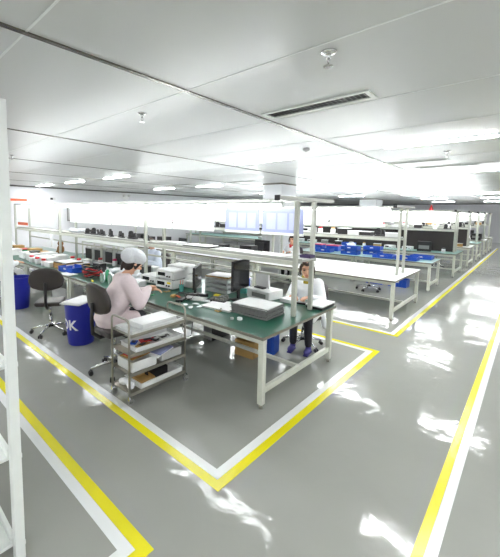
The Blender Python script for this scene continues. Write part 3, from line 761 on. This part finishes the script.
# things on the front overhead shelf
SZ = 1.42
paper_stack('document_clipboard', 'dark flat tray of papers on the overhead shelf, by the first post gap', (3.68, 3.72, SZ), .1, .24, .5, 6, tray='black')
paper_stack('paper_stack', 'grey stacked sheets on shelf left of dark tray', (3.68, 4.4, SZ), .05, .26, .44, 8, 'greybox')
paper_stack('paper_stack', 'white sheets spread on shelf beneath the bluish sleeves', (3.68, 3.05, SZ), .03, .25, .5, 4)
paper_stack('paper_stack', 'white sheets on shelf end beside the two posts', (3.68, 2.42, SZ), .02, .24, .46, 3)
t = item('parts_tray', 'dark violet tray at the shelf end by the posts', 'tray', (3.78, 1.98, SZ), 0)
MB().tray(-.06, .06, -.07, .07, 0, .035, .004).build('tray_body', 'purple', t)
t = item('parts_box', 'small teal box standing on the mat under the nearest shelf', 'box', (4.0, 3.12, TZ), .1)
MB().b2(-.06, .06, -.08, .08, 0, .08, .005).build('box_body', 'cup', t); MB().b2(-.063, .063, -.083, .083, .08, .095).build('lid', 'white', t)
CR.put((4.14, 3.42, TZ), .05, 'blue plastic bin behind the monitor facing away', None, (.6, .8, 1.3))
def dispenser_proto():
    t = empty('tape_dispenser', (0, 0, 0)); tag(t, None, 'tape dispenser')
    q = MB(); q.b2(-.04, .04, -.11, .11, 0, .03, .006); q.box((0, .05, .055), (.06, .1, .07), (.4, 0, 0), .01); q.box((0, -.08, .07), (.05, .03, .1), (-.3, 0, 0), .006); q.build('body', 'black', t)
    MB().cone((-.02, .045, .1), (.02, .045, .1), .055, .055, 20).build('reel', 'black', t, 'angle')
    return t
DP = Kind(dispenser_proto())
for i, y in enumerate((5.15, 5.6, 6.0, 6.4, 6.75, 7.05, 7.35)):
    DP.put((3.7, y, SZ), random.uniform(-.4, .4), 'black tape dispenser on the overhead shelf, %s from the nearer post' % ORD[i], 'tape dispensers on the shelf', (.95, .95, .85+.15*(i % 2)))
for i, (y, w) in enumerate(((7.75, .5), (8.1, .3))):
    t = item('plastic_bag', 'white plastic film bag on shelf, %s of the dispensers' % ('just left', 'farther left')[i], 'bag', (3.68, y, SZ), 0)
    q = MB()
    for k in range(6): q.ball((random.uniform(-.05, .05), random.uniform(-.14, .14), .04+random.uniform(0, .04)), (.07, .09, .04), n=12)
    remeshed(q, 'film', 'bag', t, .01, 3)
t = item('orange_sign', 'orange strip sign hung under shelf at far left', 'sign', (3.46, 10.9, 1.5), 0)
MB().b2(-.006, .006, -.4, .4, 0, .08).build('plate', 'orange', t)
# equipment with black faces under the shelf
for i, y in enumerate((6.5, 6.95, 7.45, 7.9)):
    t = item('power_supply', 'black-faced equipment case under overhead shelf, %s from the nearer post' % ORD[i], 'equipment', (4.08, y, TZ), 0, 'black equipment cases')
    MB().b2(-.12, .12, -.17, .17, 0, .3, .008).build('case', 'greybox', t); MB().b2(-.128, -.12, -.15, .15, .03, .27).build('front_panel', 'black', t)
    MB().tube([(-.1, -.12, .3), (-.1, -.12, .34), (-.1, .12, .34), (-.1, .12, .3)], .008, 6).build('handle', 'steel', t)
# small things scattered over the front bench
SC_ = [(2.9, 3.95, 'circuit board', 'greenplastic'), (3.0, 4.25, 'circuit board', 'black'), (2.95, 4.5, 'pale box', 'white'), (3.1, 4.55, 'pale box', 'greybox'), (3.2, 3.95, 'circuit board', 'kraft'),
       (2.85, 3.3, 'circuit board', 'black'), (3.02, 2.72, 'circuit board', 'kraft'), (3.7, 3.9, 'pale box', 'greybox'), (4.1, 3.85, 'pale box', 'white'), (4.05, 4.75, 'dark case', 'black'), (4.1, 5.5, 'pale box', 'greybox'),
       (3.75, 5.3, 'dark case', 'black'), (3.3, 6.15, 'dark case', 'black'), (3.35, 6.9, 'pale box', 'kraft'), (3.6, 7.3, 'pale box', 'white'), (2.86, 7.42, 'pale box', 'white'), (3.15, 7.42, 'pale box', 'kraft'), (2.85, 8.35, 'pale box', 'greybox'), (3.1, 9.0, 'dark case', 'black')]
NEAR = ['by the worker\'s hands', 'beside the pink worker', 'behind the pink worker\'s elbow', 'near the pink worker\'s shoulder', 'below the teal pen cup', 'at the bench edge above trolley', 'left of the document sheet', 'under the shelf by the document trays',
        'under the shelf at the far bench side', 'behind the pale instruments', 'beside the film bags at far bench side', 'behind the heap of film bags', 'next to the blue bin', 'behind the blue bin', 'behind the kraft folders', 'left of the kraft folders at bench edge', 'left of the kraft folders', 'at edge of far left bench', 'among boxes on far left bench']
for (x, y, k, m), nr in zip(SC_, NEAR):
    cn = {'greenplastic': 'green', 'black': 'black', 'white': 'white', 'greybox': 'grey', 'kraft': 'brown'}[m]
    if k == 'circuit board':
        t = item('circuit_board', 'small %s circuit board lying %s' % (cn, nr), 'circuit board', (x, y, TZ), random.uniform(-1, 1))
        MB().b2(-.05, .05, -.035, .035, 0, .008).build('board', m, t)
        q = MB(); q.b2(-.03, .01, -.02, .02, .008, .02); q.build('chip', 'greytray', t)
        MB().cone((.03, .0, .008), (.03, .0, .03), .01, .01, 10).build('capacitor', 'steel', t)
    else:
        h = .17 if k == 'dark case' else .09
        t = item('storage_box' if k == 'pale box' else 'equipment_case', '%s %s on green mat %s' % (cn, 'box' if k == 'pale box' else 'equipment case', nr), 'box' if k == 'pale box' else 'equipment', (x, y, TZ), random.uniform(-.3, .3))
        MB().b2(-.08, .08, -.11, .11, 0, h, .006).build('body', m, t); MB().b2(-.083, .083, -.113, .113, h, h+.012).build('lid', 'greytray' if k != 'pale box' else 'white', t)
for y0, y1, l in ((6.24, 7.2, 'cream steel riser shelf over black equipment, nearer the pink worker'), (7.22, 8.16, 'cream steel riser shelf over black equipment, nearer the far left')):
    t = item('riser_shelf', l, 'riser shelf', (4.08, (y0+y1)/2, TZ), 0)
    d = (y1-y0)/2
    MB().b2(-.17, .17, -d, d, .42, .45, .003).build('board', 'wframe', t)
    for sx in (-1, 1):
        for sy in (-1, 1): MB().b2(sx*.155-.012, sx*.155+.012, sy*(d-.02)-.012, sy*(d-.02)+.012, 0, .42).build('leg', 'frame', t)
# cables and boxes under the bench
t = item('hanging_cable', 'black cable loop hanging under front edge of green bench', 'cable', (2.74, 2.95, .4), 0)
MB().tube([(0, .15, .32), (0, .13, .12), (0, .06, .02), (.01, -.02, .06), (0, -.05, .2), (0, -.06, .32)], .006, 6).build('lead', 'cable', t, True)
CR.put((3.95, 2.62, 0), .2, 'blue bin on floor under front bench by the woman\'s feet', None, (.55, .45, 2.0))
t = item('storage_box', 'kraft card box on the floor under front bench', 'box', (3.68, 2.75, 0), .05)
MB().b2(-.13, .13, -.15, .15, 0, .22, .004).build('box_body', 'kraft', t); q = MB(); q.box((-.1, 0, .24), (.1, .29, .004), (0, .5, 0)); q.box((.1, 0, .24), (.1, .29, .004), (0, -.5, 0)); q.build('flap', 'kraft', t)
t = item('computer_case', 'dark computer case standing on floor under front bench', 'computer', (3.85, 3.5, 0), 0)
MB().b2(-.22, .22, -.09, .09, .01, .43, .006).build('case', 'black', t); MB().b2(-.226, -.22, -.085, .085, .02, .42).build('front_panel', 'greytray', t)
q = MB()
for sx in (-1, 1):
    for sy in (-1, 1): q.b2(sx*.18-.015, sx*.18+.015, sy*.06-.015, sy*.06+.015, 0, .011)
q.build('feet', 'black', t)
t = item('storage_box', 'grey-violet tote box on floor under left green bench', 'box', (3.1, 5.1, 0), .1)
MB().tray(-.2, .2, -.28, .28, 0, .26, .006, .012).build('box_body', 'greytray', t); MB().b2(-.19, .19, -.27, .27, .006, .2).build('contents', 'purple', t)
t = item('storage_box', 'pale tote box on floor under the far left bench', 'box', (3.2, 7.4, 0), .1)
MB().tray(-.2, .2, -.28, .28, 0, .3, .006, .012).build('box_body', 'greybox', t)

# ------------------------------------------------------------------ white rack at the left edge
t = empty('storage_rack', (.32, 2.6, 0), 0, 'tall white metal shelving rack cut off by the left edge', 'rack')
for x in (-.22, .22):
    for y in (-.63, .63):
        MB().b2(x-.025 if x > 0 else x-.025, x+.025, y-.025, y+.025, 0, 2.49, .003).build('post', 'wframe', t)
for z in (.08, .6, 1.12, 1.64, 2.16):
    s = MB(); s.b2(-.24, .215, -.6, .6, z-.02, z, .004); s.b2(.19, .215, -.6, .6, z-.02, z+.03, .006); s.build('shelf', 'wframe', t)
for z in (.09, .61, 1.13, 1.65):
    q = MB(); q.b2(.215, .248, -.652, -.6, z-.012, z+.012); q.build('bracket', 'wframe', t)

# ------------------------------------------------------------------ second, third and farther bench rows
paper_stack('paper_stack', 'grey instrument tray with papers at far end of bare white bench', (7.1, 4.2, .755), .1, .3, .4, 8, tray='greytray')
IN.put((7.95, 4.5, .755), .1, 'pale instrument at far end of bare white bench', 'test instruments')
MN.put((8.0, 5.6, .755), PI, 'black monitor on the second white bench beside the column', 'monitors')
def clutter(row, x, z, y0, y1, step, kinds, xj=.03, where='bench'):
    y = y0; cnt = {}
    while y < y1:
        k = random.choice(kinds); cnt[k] = cnt.get(k, 0)+1
        o = ORD[min(cnt[k]-1, 13)]
        loc = (x+random.uniform(-xj, xj), y, z); rz = random.uniform(-.15, .15)
        pl = '%s row %s, %s of its kind from the aisle' % (row, where, o)
        if k == 'inst': IN.put(loc, rz, 'pale test instrument on the '+pl, 'test instruments', (.85, .8, .9))
        elif k == 'mon': MN.put(loc, rz, 'black monitor on the '+pl, 'monitors', (.9, .8, .85))
        elif k == 'disp': DP.put(loc, rz, 'black tape dispenser on the '+pl, 'tape dispensers on the far shelves', (1.2, 1, 1.1))
        elif k == 'crate': CR.put(loc, rz, 'blue parts bin on the '+pl, 'blue parts bins', (.75, .8, .85))
        elif k == 'jar': jar('white capped jar on the '+pl, loc, random.choice(['black', 'white', 'kraft', 'red']))
        elif k == 'dark':
            t = item('equipment_case', 'dark equipment case on the '+pl, 'equipment', loc, rz, 'dark equipment cases')
            MB().b2(-.14, .14, -.2, .2, 0, random.uniform(.3, .42), .008).build('case', 'black', t); MB().b2(-.146, -.14, -.15, .15, .08, .2).build('front_panel', 'greytray', t)
        elif k == 'box':
            t = item('storage_box', 'small pale box on the '+pl, 'box', loc, rz, 'small pale boxes')
            h = random.uniform(.06, .14); MB().b2(-.09, .09, -.12, .12, 0, h, .006).build('box_body', random.choice(['black', 'greybox', 'kraft', 'greytray', 'black', 'white']), t); MB().b2(-.094, .094, -.124, .124, h, h+.012).build('lid', 'white', t)
        y += step*random.uniform(.85, 1.2)
clutter('second', 7.6, 1.5, 2.1, 10.8, .27, ['disp', 'box', 'jar', 'disp', 'box', 'jar', 'inst'], .02, 'shelf')
clutter('second', 7.15, .755, 5.0, 10.8, .42, ['inst', 'dark', 'box', 'crate', 'dark', 'mon'], .08)
# third row: blue bins
for x, y, l in ((10.2, 2.42, 'flat blue bin on teal bench, nearest the aisle'), (10.2, 3.0, 'flat blue bin on teal bench, second from aisle'), (10.8, 2.2, 'flat blue bin on far side of teal bench at its aisle end')):
    CR.put((x, y, .755), 0, l, 'blue parts bins', (1, .92, .75))
for x, y, z, l in ((10.3, 3.98, .755, 'lower blue bin of the front stack on teal bench'), (10.3, 3.98, .892, 'upper blue bin of the front stack on teal bench'), (10.8, 3.5, .755, 'lower blue bin of the rear stack on teal bench'), (10.8, 3.5, .892, 'upper blue bin of the rear stack on teal bench'), (10.3, 4.8, .755, 'single blue bin left of the stacked blue bins')):
    CR.put((x, y, z), .03, l, 'blue parts bins')
paper_stack('paper_stack', 'white sheets on teal bench behind the second flat blue bin', (10.8, 2.78, .755), .1, .3, .42, 12, tray='white')
t = item('storage_box', 'pink-lidded box behind stacked blue bins', 'box', (10.85, 4.75, .755), 0); MB().b2(-.15, .15, -.2, .2, 0, .16, .005).build('box_body', 'bluecrate', t); MB().b2(-.155, .155, -.205, .205, .16, .19).build('lid', 'magenta', t)
t = item('storage_box', 'second pink-lidded box nearer column behind blue bins', 'box', (10.85, 5.3, .755), 0); MB().b2(-.15, .15, -.2, .2, 0, .16, .005).build('box_body', 'bluecrate', t); MB().b2(-.155, .155, -.205, .205, .16, .19).build('lid', 'magenta', t)
t = item('water_jug', 'white drum jar on teal bench behind the flat bins', 'jar', (10.9, 4.2, .755), 0); MB().lathe([(.12, 0), (.13, .02), (.13, .26), (.09, .29)], 20).build('body', 'white', t, True); MB().lathe([(.07, .285), (.07, .32), (.05, .325)], 16).build('cap', 'greybox', t, 'angle')
for i, y in enumerate((2.6, 3.2)):
    CR.put((10.27, y, 0), 0, 'blue bin on floor under teal bench, %s from aisle' % ORD[i], 'blue parts bins', (.9, .8, 1.6))
for x0, x1, ye, nm in ROWS:
    xm = (x0+x1)/2
    clutter(nm, xm, 1.5, 2.1, min(ye, 9.9)-.4, .42, ['box', 'jar', 'box', 'disp'], .01, 'shelf')
    clutter(nm, xm-.42, .755, 2.1, min(ye, 9.9)-.3, .5, ['box', 'dark', 'jar', 'inst', 'box', 'crate'] if nm != 'fifth' else ['dark', 'mon', 'box', 'inst'], .03)
for x, ye, nm in ((13.635, 9.7, 'fourth'), (16.685, 9.7, 'fifth')):
    ym = (1.7+ye)/2+.1
    for a, b, l in ((1.9, ym-.04, 'at the aisle end'), (ym+.04, ye-.3, 'farther from aisle')):
        t = item('partition_panel', 'dark partition panel under the shelf of the %s bench row, %s' % (nm, l), 'panel', (x, (a+b)/2, .755), 0)
        MB().b2(-.012, .012, -(b-a)/2, (b-a)/2, .0, .68, .003).build('board', 'blackpu', t); MB().b2(-.016, .016, -(b-a)/2, (b-a)/2, .68, .7).build('cap_rail', 'greytray', t)
t = item('stack_light', 'red conical signal hanging above the fourth bench row', 'signal', (14.9, 2.85, 2.06), 0)
MB().lathe([(.1, 0), (.1, .02), (.02, .26), (.012, .28)], 18).build('cone', 'red', t, 'angle'); MB().cone((0, 0, .28), (0, 0, ZC-2.06), .006, None, 6).build('cord', 'white', t)
t = item('plate_sign', 'violet-edged white sign on the end post of the fifth row', 'sign', (16.43, 1.8, 1.1), 0)
MB().b2(-.12, .12, -.012, 0, 0, .5, .003).build('plate', 'white', t); MB().b2(-.08, .08, -.014, -.012, .1, .3).build('print', 'purple', t)

# ------------------------------------------------------------------ people (local frame: facing +x, left +y)
def lerp(a, b, k): return tuple(a[i]+(b[i]-a[i])*k for i in range(3))
def hand(mb, wrist, d, side, grip=.5):
    """palm and five bent fingers; d = direction of forearm, palm down"""
    w = Vector(wrist); d = Vector(d).normalized()
    up = Vector((0, 0, 1)); sd = d.cross(up).normalized()*(-side); nrm = sd.cross(d).normalized()
    if nrm.z < 0: nrm = -nrm
    p = w+d*.045
    R = Matrix((d, sd, nrm)).transposed().to_euler()
    mb.ball(p, (.05, .04, .017), R, 12); mb.chain([w, p], [.024, .02], 10)
    for i, (o, ln) in enumerate(((-.03, .062), (-.01, .075), (.01, .078), (.03, .068))):
        o = -o
        a = p+d*.035+sd*o; b1 = a+d*ln*.5-nrm*ln*.2*grip; c = b1+d*ln*.3-nrm*ln*.45*grip; e = c+d*ln*.1-nrm*ln*.3*grip
        mb.chain([p+sd*o*.6, a, b1, c, e], [.012, .0105, .0095, .0088, .008], 8)
    a = p-d*.02+sd*.03; mb.chain([a, a+sd*.03+d*.02-nrm*.01, a+sd*.04+d*.05-nrm*.025], [.014, .011, .009], 8)

def person(loc, rz, s, label, coat, lean=.1, hx=.1, yaw=0, pitch=.3, hands=((.42, -.12, .8), (.42, .1, .8)), hair='hair', cap=False, collar=None, shoes='shoe', mask=False, big=True, bob=False, bulk=1.1, drop=0, hs=1):
    t = empty('person', loc, rz, label, 'person')
    hip = (0, 0, s+.09); ch = (lean*.75, 0, s+.4); nk = (lean, 0, s+.57)
    hc = Vector((hx, 0, s+.735-drop))
    HR = Euler((0, pitch, yaw)).to_matrix()
    H = lambda x, y, z: tuple(hc+HR @ Vector((x, y, z)))
    HE = HR.to_euler()
    sh = [(lean, -.155, s+.505), (lean, .155, s+.505)]
    b = MB()
    b.ball(hip, (.12, .145, .11)); b.loft([((0, 0, s+.03), .1, .14), (lerp(hip, ch, .5), .09, .12), (ch, .1, .15), ((lean, 0, s+.5), .07, .14)], 16)
    b.chain([(lean, 0, s+.5), nk, tuple(hc-Vector((.01, 0, .05)))], [.06, .05, .05])
    # head: skull, jaw, chin, brow, nose, ears
    b.ball(H(-.008, 0, .03), (.092, .074, .088), HE, 18); b.ball(H(.018, 0, -.03), (.07, .06, .085), HE, 16); b.ball(H(.05, 0, -.095), (.024, .024, .02), HE, 10)
    b.ball(H(.07, 0, .03), (.02, .05, .014), HE, 10); b.chain([H(.084, 0, .018), H(.1, 0, -.02)], [.009, .014], 8); b.ball(H(.08, 0, -.058), (.014, .026, .012), HE, 8)
    for sd in (-1, 1):
        b.ball(H(-.005, sd*.074, -.01), (.018, .01, .03), HE, 8); b.ball(H(.062, sd*.036, -.022), (.022, .02, .02), HE, 8)
    co = MB(); sl = []
    for i, sd in enumerate((-1, 1)):
        w = hands[i]
        el = (lerp(sh[i], w, .5)[0]-.07, sd*.235, s+.26)
        b.chain([sh[i], el, w], [.05, .04, .026], 10)
        d = (Vector(w)-Vector(el)); d.z = min(d.z, 0)*.5
        hand(b, w, d, sd, .6)
        cf = lerp(el, w, .9)
        co.chain([lerp(sh[i], ch, .05), lerp(sh[i], el, .5), el, lerp(el, w, .5), cf], [.078*bulk, .07*bulk, .066*bulk, .058*bulk, .046], 14)
        kn = (.4, sd*.1, s+.06); an = (.36, sd*.11, .09)
        b.chain([(0, sd*.085, s+.07), kn, an], [.075, .055, .035], 12)
    co.loft([((.03, 0, s-.03), .15, .2), ((.0, 0, s+.08), .165, .2), (lerp(hip, ch, .55), .145*bulk, .172*bulk), (ch, .135*bulk, .185), ((lean-.01, 0, s+.5), .11*bulk, .17 if collar else .18), ((lean+.005, 0, s+.565 if collar else s+.575), .075, .09)]+([] if collar else [((lean+.01, 0, s+.61), .06, .066)]), 24)
    for sd in (-1, 1): co.chain([(.02, sd*.09, s+.07), (.3, sd*.11, s+.05)], [.11, .09], 14); cap or co.chain([(-.1, sd*.17, s+.02), (-.1, sd*.21, s-.18)], [.05, .04], 10)       # coat skirt over the thighs
    vx = .006 if big else .009
    body = remeshed(b, 'body', 'skin', t, vx, 2)
    remeshed(co, 'coat', coat, t, .011, 5)
    tr = MB()
    for sd in (-1, 1): tr.chain([(.15, sd*.09, s+.06), (.4, sd*.1, s+.06), (.37, sd*.11, .13)], [.085, .068, .05], 12)
    remeshed(tr, 'trousers', 'trousers', t, .011, 3)
    for sd in (-1, 1):
        f = MB(); f.ball((.41, sd*.115, .045), (.12, .045, .035), n=14); f.ball((.36, sd*.112, .075), (.05, .04, .045), n=12); f.b2(.29, .52, sd*.115-.035, sd*.115+.035, .0, .02, .008)
        remeshed(f, 'shoe', shoes, t, .007, 2)
        MB().ball(H(.08, sd*.032, .005), (.008, .012, .006), HE, 10).build('eye', 'eye', t, True)
        MB().ball(H(.087, sd*.034, .028), (.006, .02, .004), HE, 8).build('eyebrow', 'hair', t, True)
    MB().ball(H(.091, 0, -.058), (.007, .022, .006), HE, 10).build('mouth', 'lip', t, True)
    hr = MB(); hr.ball(H(-.022, 0, .04), (.095, .083, .088), HE, 18); hr.ball(H(-.05, 0, -.03), (.06, .075, .08), HE, 14)
    for sd in (-1, 1):
        hr.chain([H(.05, sd*.045, .075), H(.035, sd*.074, .03), H(.01, sd*.08, -.04), H(-.01, sd*.078, -.09 if bob else -.02)], [.02, .016, .015, .012], 10)
    if not cap: hr.chain([H(.055, -.04, .085), H(.078, 0, .075), H(.06, .04, .085)], [.018, .016, .018], 10)
    if not bob: hr.chain([H(-.1, 0, .0), H(-.12, 0, -.05), H(-.11, 0, -.12)], [.03, .032, .015], 10)
    remeshed(hr, 'hair', hair, t, .007, 3)
    if cap:
        c = MB(); c.ball(H(-.03, 0, .09), (.14, .135, .095), HE, 20); c.ball(H(-.1, 0, .06), (.1, .125, .095), HE, 16)
        c = remeshed(c, 'bouffant_cap', 'cap', t, .009, 4)
        MB().tube([H(.075*math.cos(a)-.02+.012, .092*math.sin(a), .035+.035*math.cos(a)) for a in [i*2*PI/24 for i in range(25)]], .009, 8).build('cap_band', 'cap', c, True)
    if mask:
        q = MB(); q.ball(H(.055, 0, -.062), (.05, .06, .05), HE, 14); remeshed(q, 'face_mask', 'white', t, .007, 2)
    if hs != 1:
        for c in list(t.children)+[g for k in t.children for g in k.children]:
            if c.name.split('.')[0] in ('coat', 'trousers', 'shoe'): continue
            for v in c.data.vertices:
                k = min(1, max(0, (v.co.z-(hc.z-.13))/.04)); k = 1+(hs-1)*k
                p = hc-Vector((0, 0, .1)); v.co = p+(v.co-p)*k
    if collar:
        MB().tube([(lean+.06*math.cos(a)+.02, .066*math.sin(a), s+.585-.03*math.cos(a)) for a in [i*2*PI/20 for i in range(21)]], .02, 8).build('collar', collar, t, True)
        MB().box((lean+.1, 0, s+.535), (.03, .075, .08), (0, -.35, 0), .014).build('shirt_front', collar, t, True)
    return t
person((2.1, 3.74, 0), -.2, .57, 'worker in pale pink gown and white bouffant cap bent over the green bench', 'pinkcoat', .22, .35, -.1, .5, ((.54, -.04, .97), (.62, .1, .9)), 'hair', True, None, 'shoe', True, bulk=1.28, drop=.03, hs=1.06)
person((4.63, 2.36, 0), PI+.2, .455, 'seated woman in white coat with mustard collar at right end of front bench', 'whitecoat', .12, .19, .25, .3, ((.46, -.1, .82), (.44, .12, .82)), 'darkbrown', False, 'mustard', 'shoe', bulk=1.02, bob=True, hs=1.2, drop=.035)
person((4.95, 6.5, 0), PI+.1, .47, 'worker in pale blue coat seated beyond the front bench behind the post', 'bluecoat', .1, .18, .3, .35, ((.46, -.08, .82), (.46, .1, .82)), 'brownhair', False, None, 'trousers', big=False)
person((1.9, 8.05, 0), .05, .5, 'worker in white coat at far left edge, partly behind the rack', 'whitecoat', .1, .16, 0, .25, ((.5, -.1, .83), (.5, .1, .83)), 'hair', False, None, 'trousers', big=False)
person((9.2, 5.3, 0), PI, .43, 'far woman in white coat with red collar beside the column', 'whitecoat', .06, .1, .4, .1, ((.36, -.12, .82), (.36, .12, .82)), 'hair', False, 'red', 'trousers', big=False, bob=True)

# ------------------------------------------------------------------ camera and world
cam = bpy.data.cameras.new('camera'); co = bpy.data.objects.new('camera', cam); COL.objects.link(co)
f = 341.0
Xc = Vector((.68412091, -.06180532, .72674527)); Yc = Vector((-.72922479, -.07774662, .67984312)); Zc = Vector((.01448407, -.99505556, -.09825806))
R = Matrix((Xc, Yc, Zc))                       # rows: world axes seen from the camera (right, down, forward)
right = Vector((R[0][0], R[1][0], R[2][0])); down = Vector((R[0][1], R[1][1], R[2][1])); fwd = Vector((R[0][2], R[1][2], R[2][2]))
m = Matrix((right, -down, -fwd)).transposed().to_4x4(); m.translation = Vector((0, 0, 1.95))
co.matrix_world = m
cam.sensor_fit = 'HORIZONTAL'; cam.sensor_width = 36; cam.lens = 36*f/500
cam.shift_x = (250-214)/500; cam.shift_y = -(278.5-246)/500
cam.clip_start = .05; cam.clip_end = 200
SC.camera = co
w = bpy.data.worlds.new('room'); SC.world = w; w.use_nodes = True
w.node_tree.nodes['Background'].inputs['Color'].default_value = (.9, .95, 1, 1); w.node_tree.nodes['Background'].inputs['Strength'].default_value = .0
SC.view_settings.view_transform = 'Standard'; SC.view_settings.look = 'None'; SC.view_settings.gamma = 1
SC.view_settings.use_curve_mapping = False
SC.view_settings.exposure = 2.86
try:
    SC.cycles.use_denoising = True; SC.cycles.max_bounces = 8; SC.cycles.diffuse_bounces = 5; SC.cycles.sample_clamp_indirect = 8
except Exception: pass
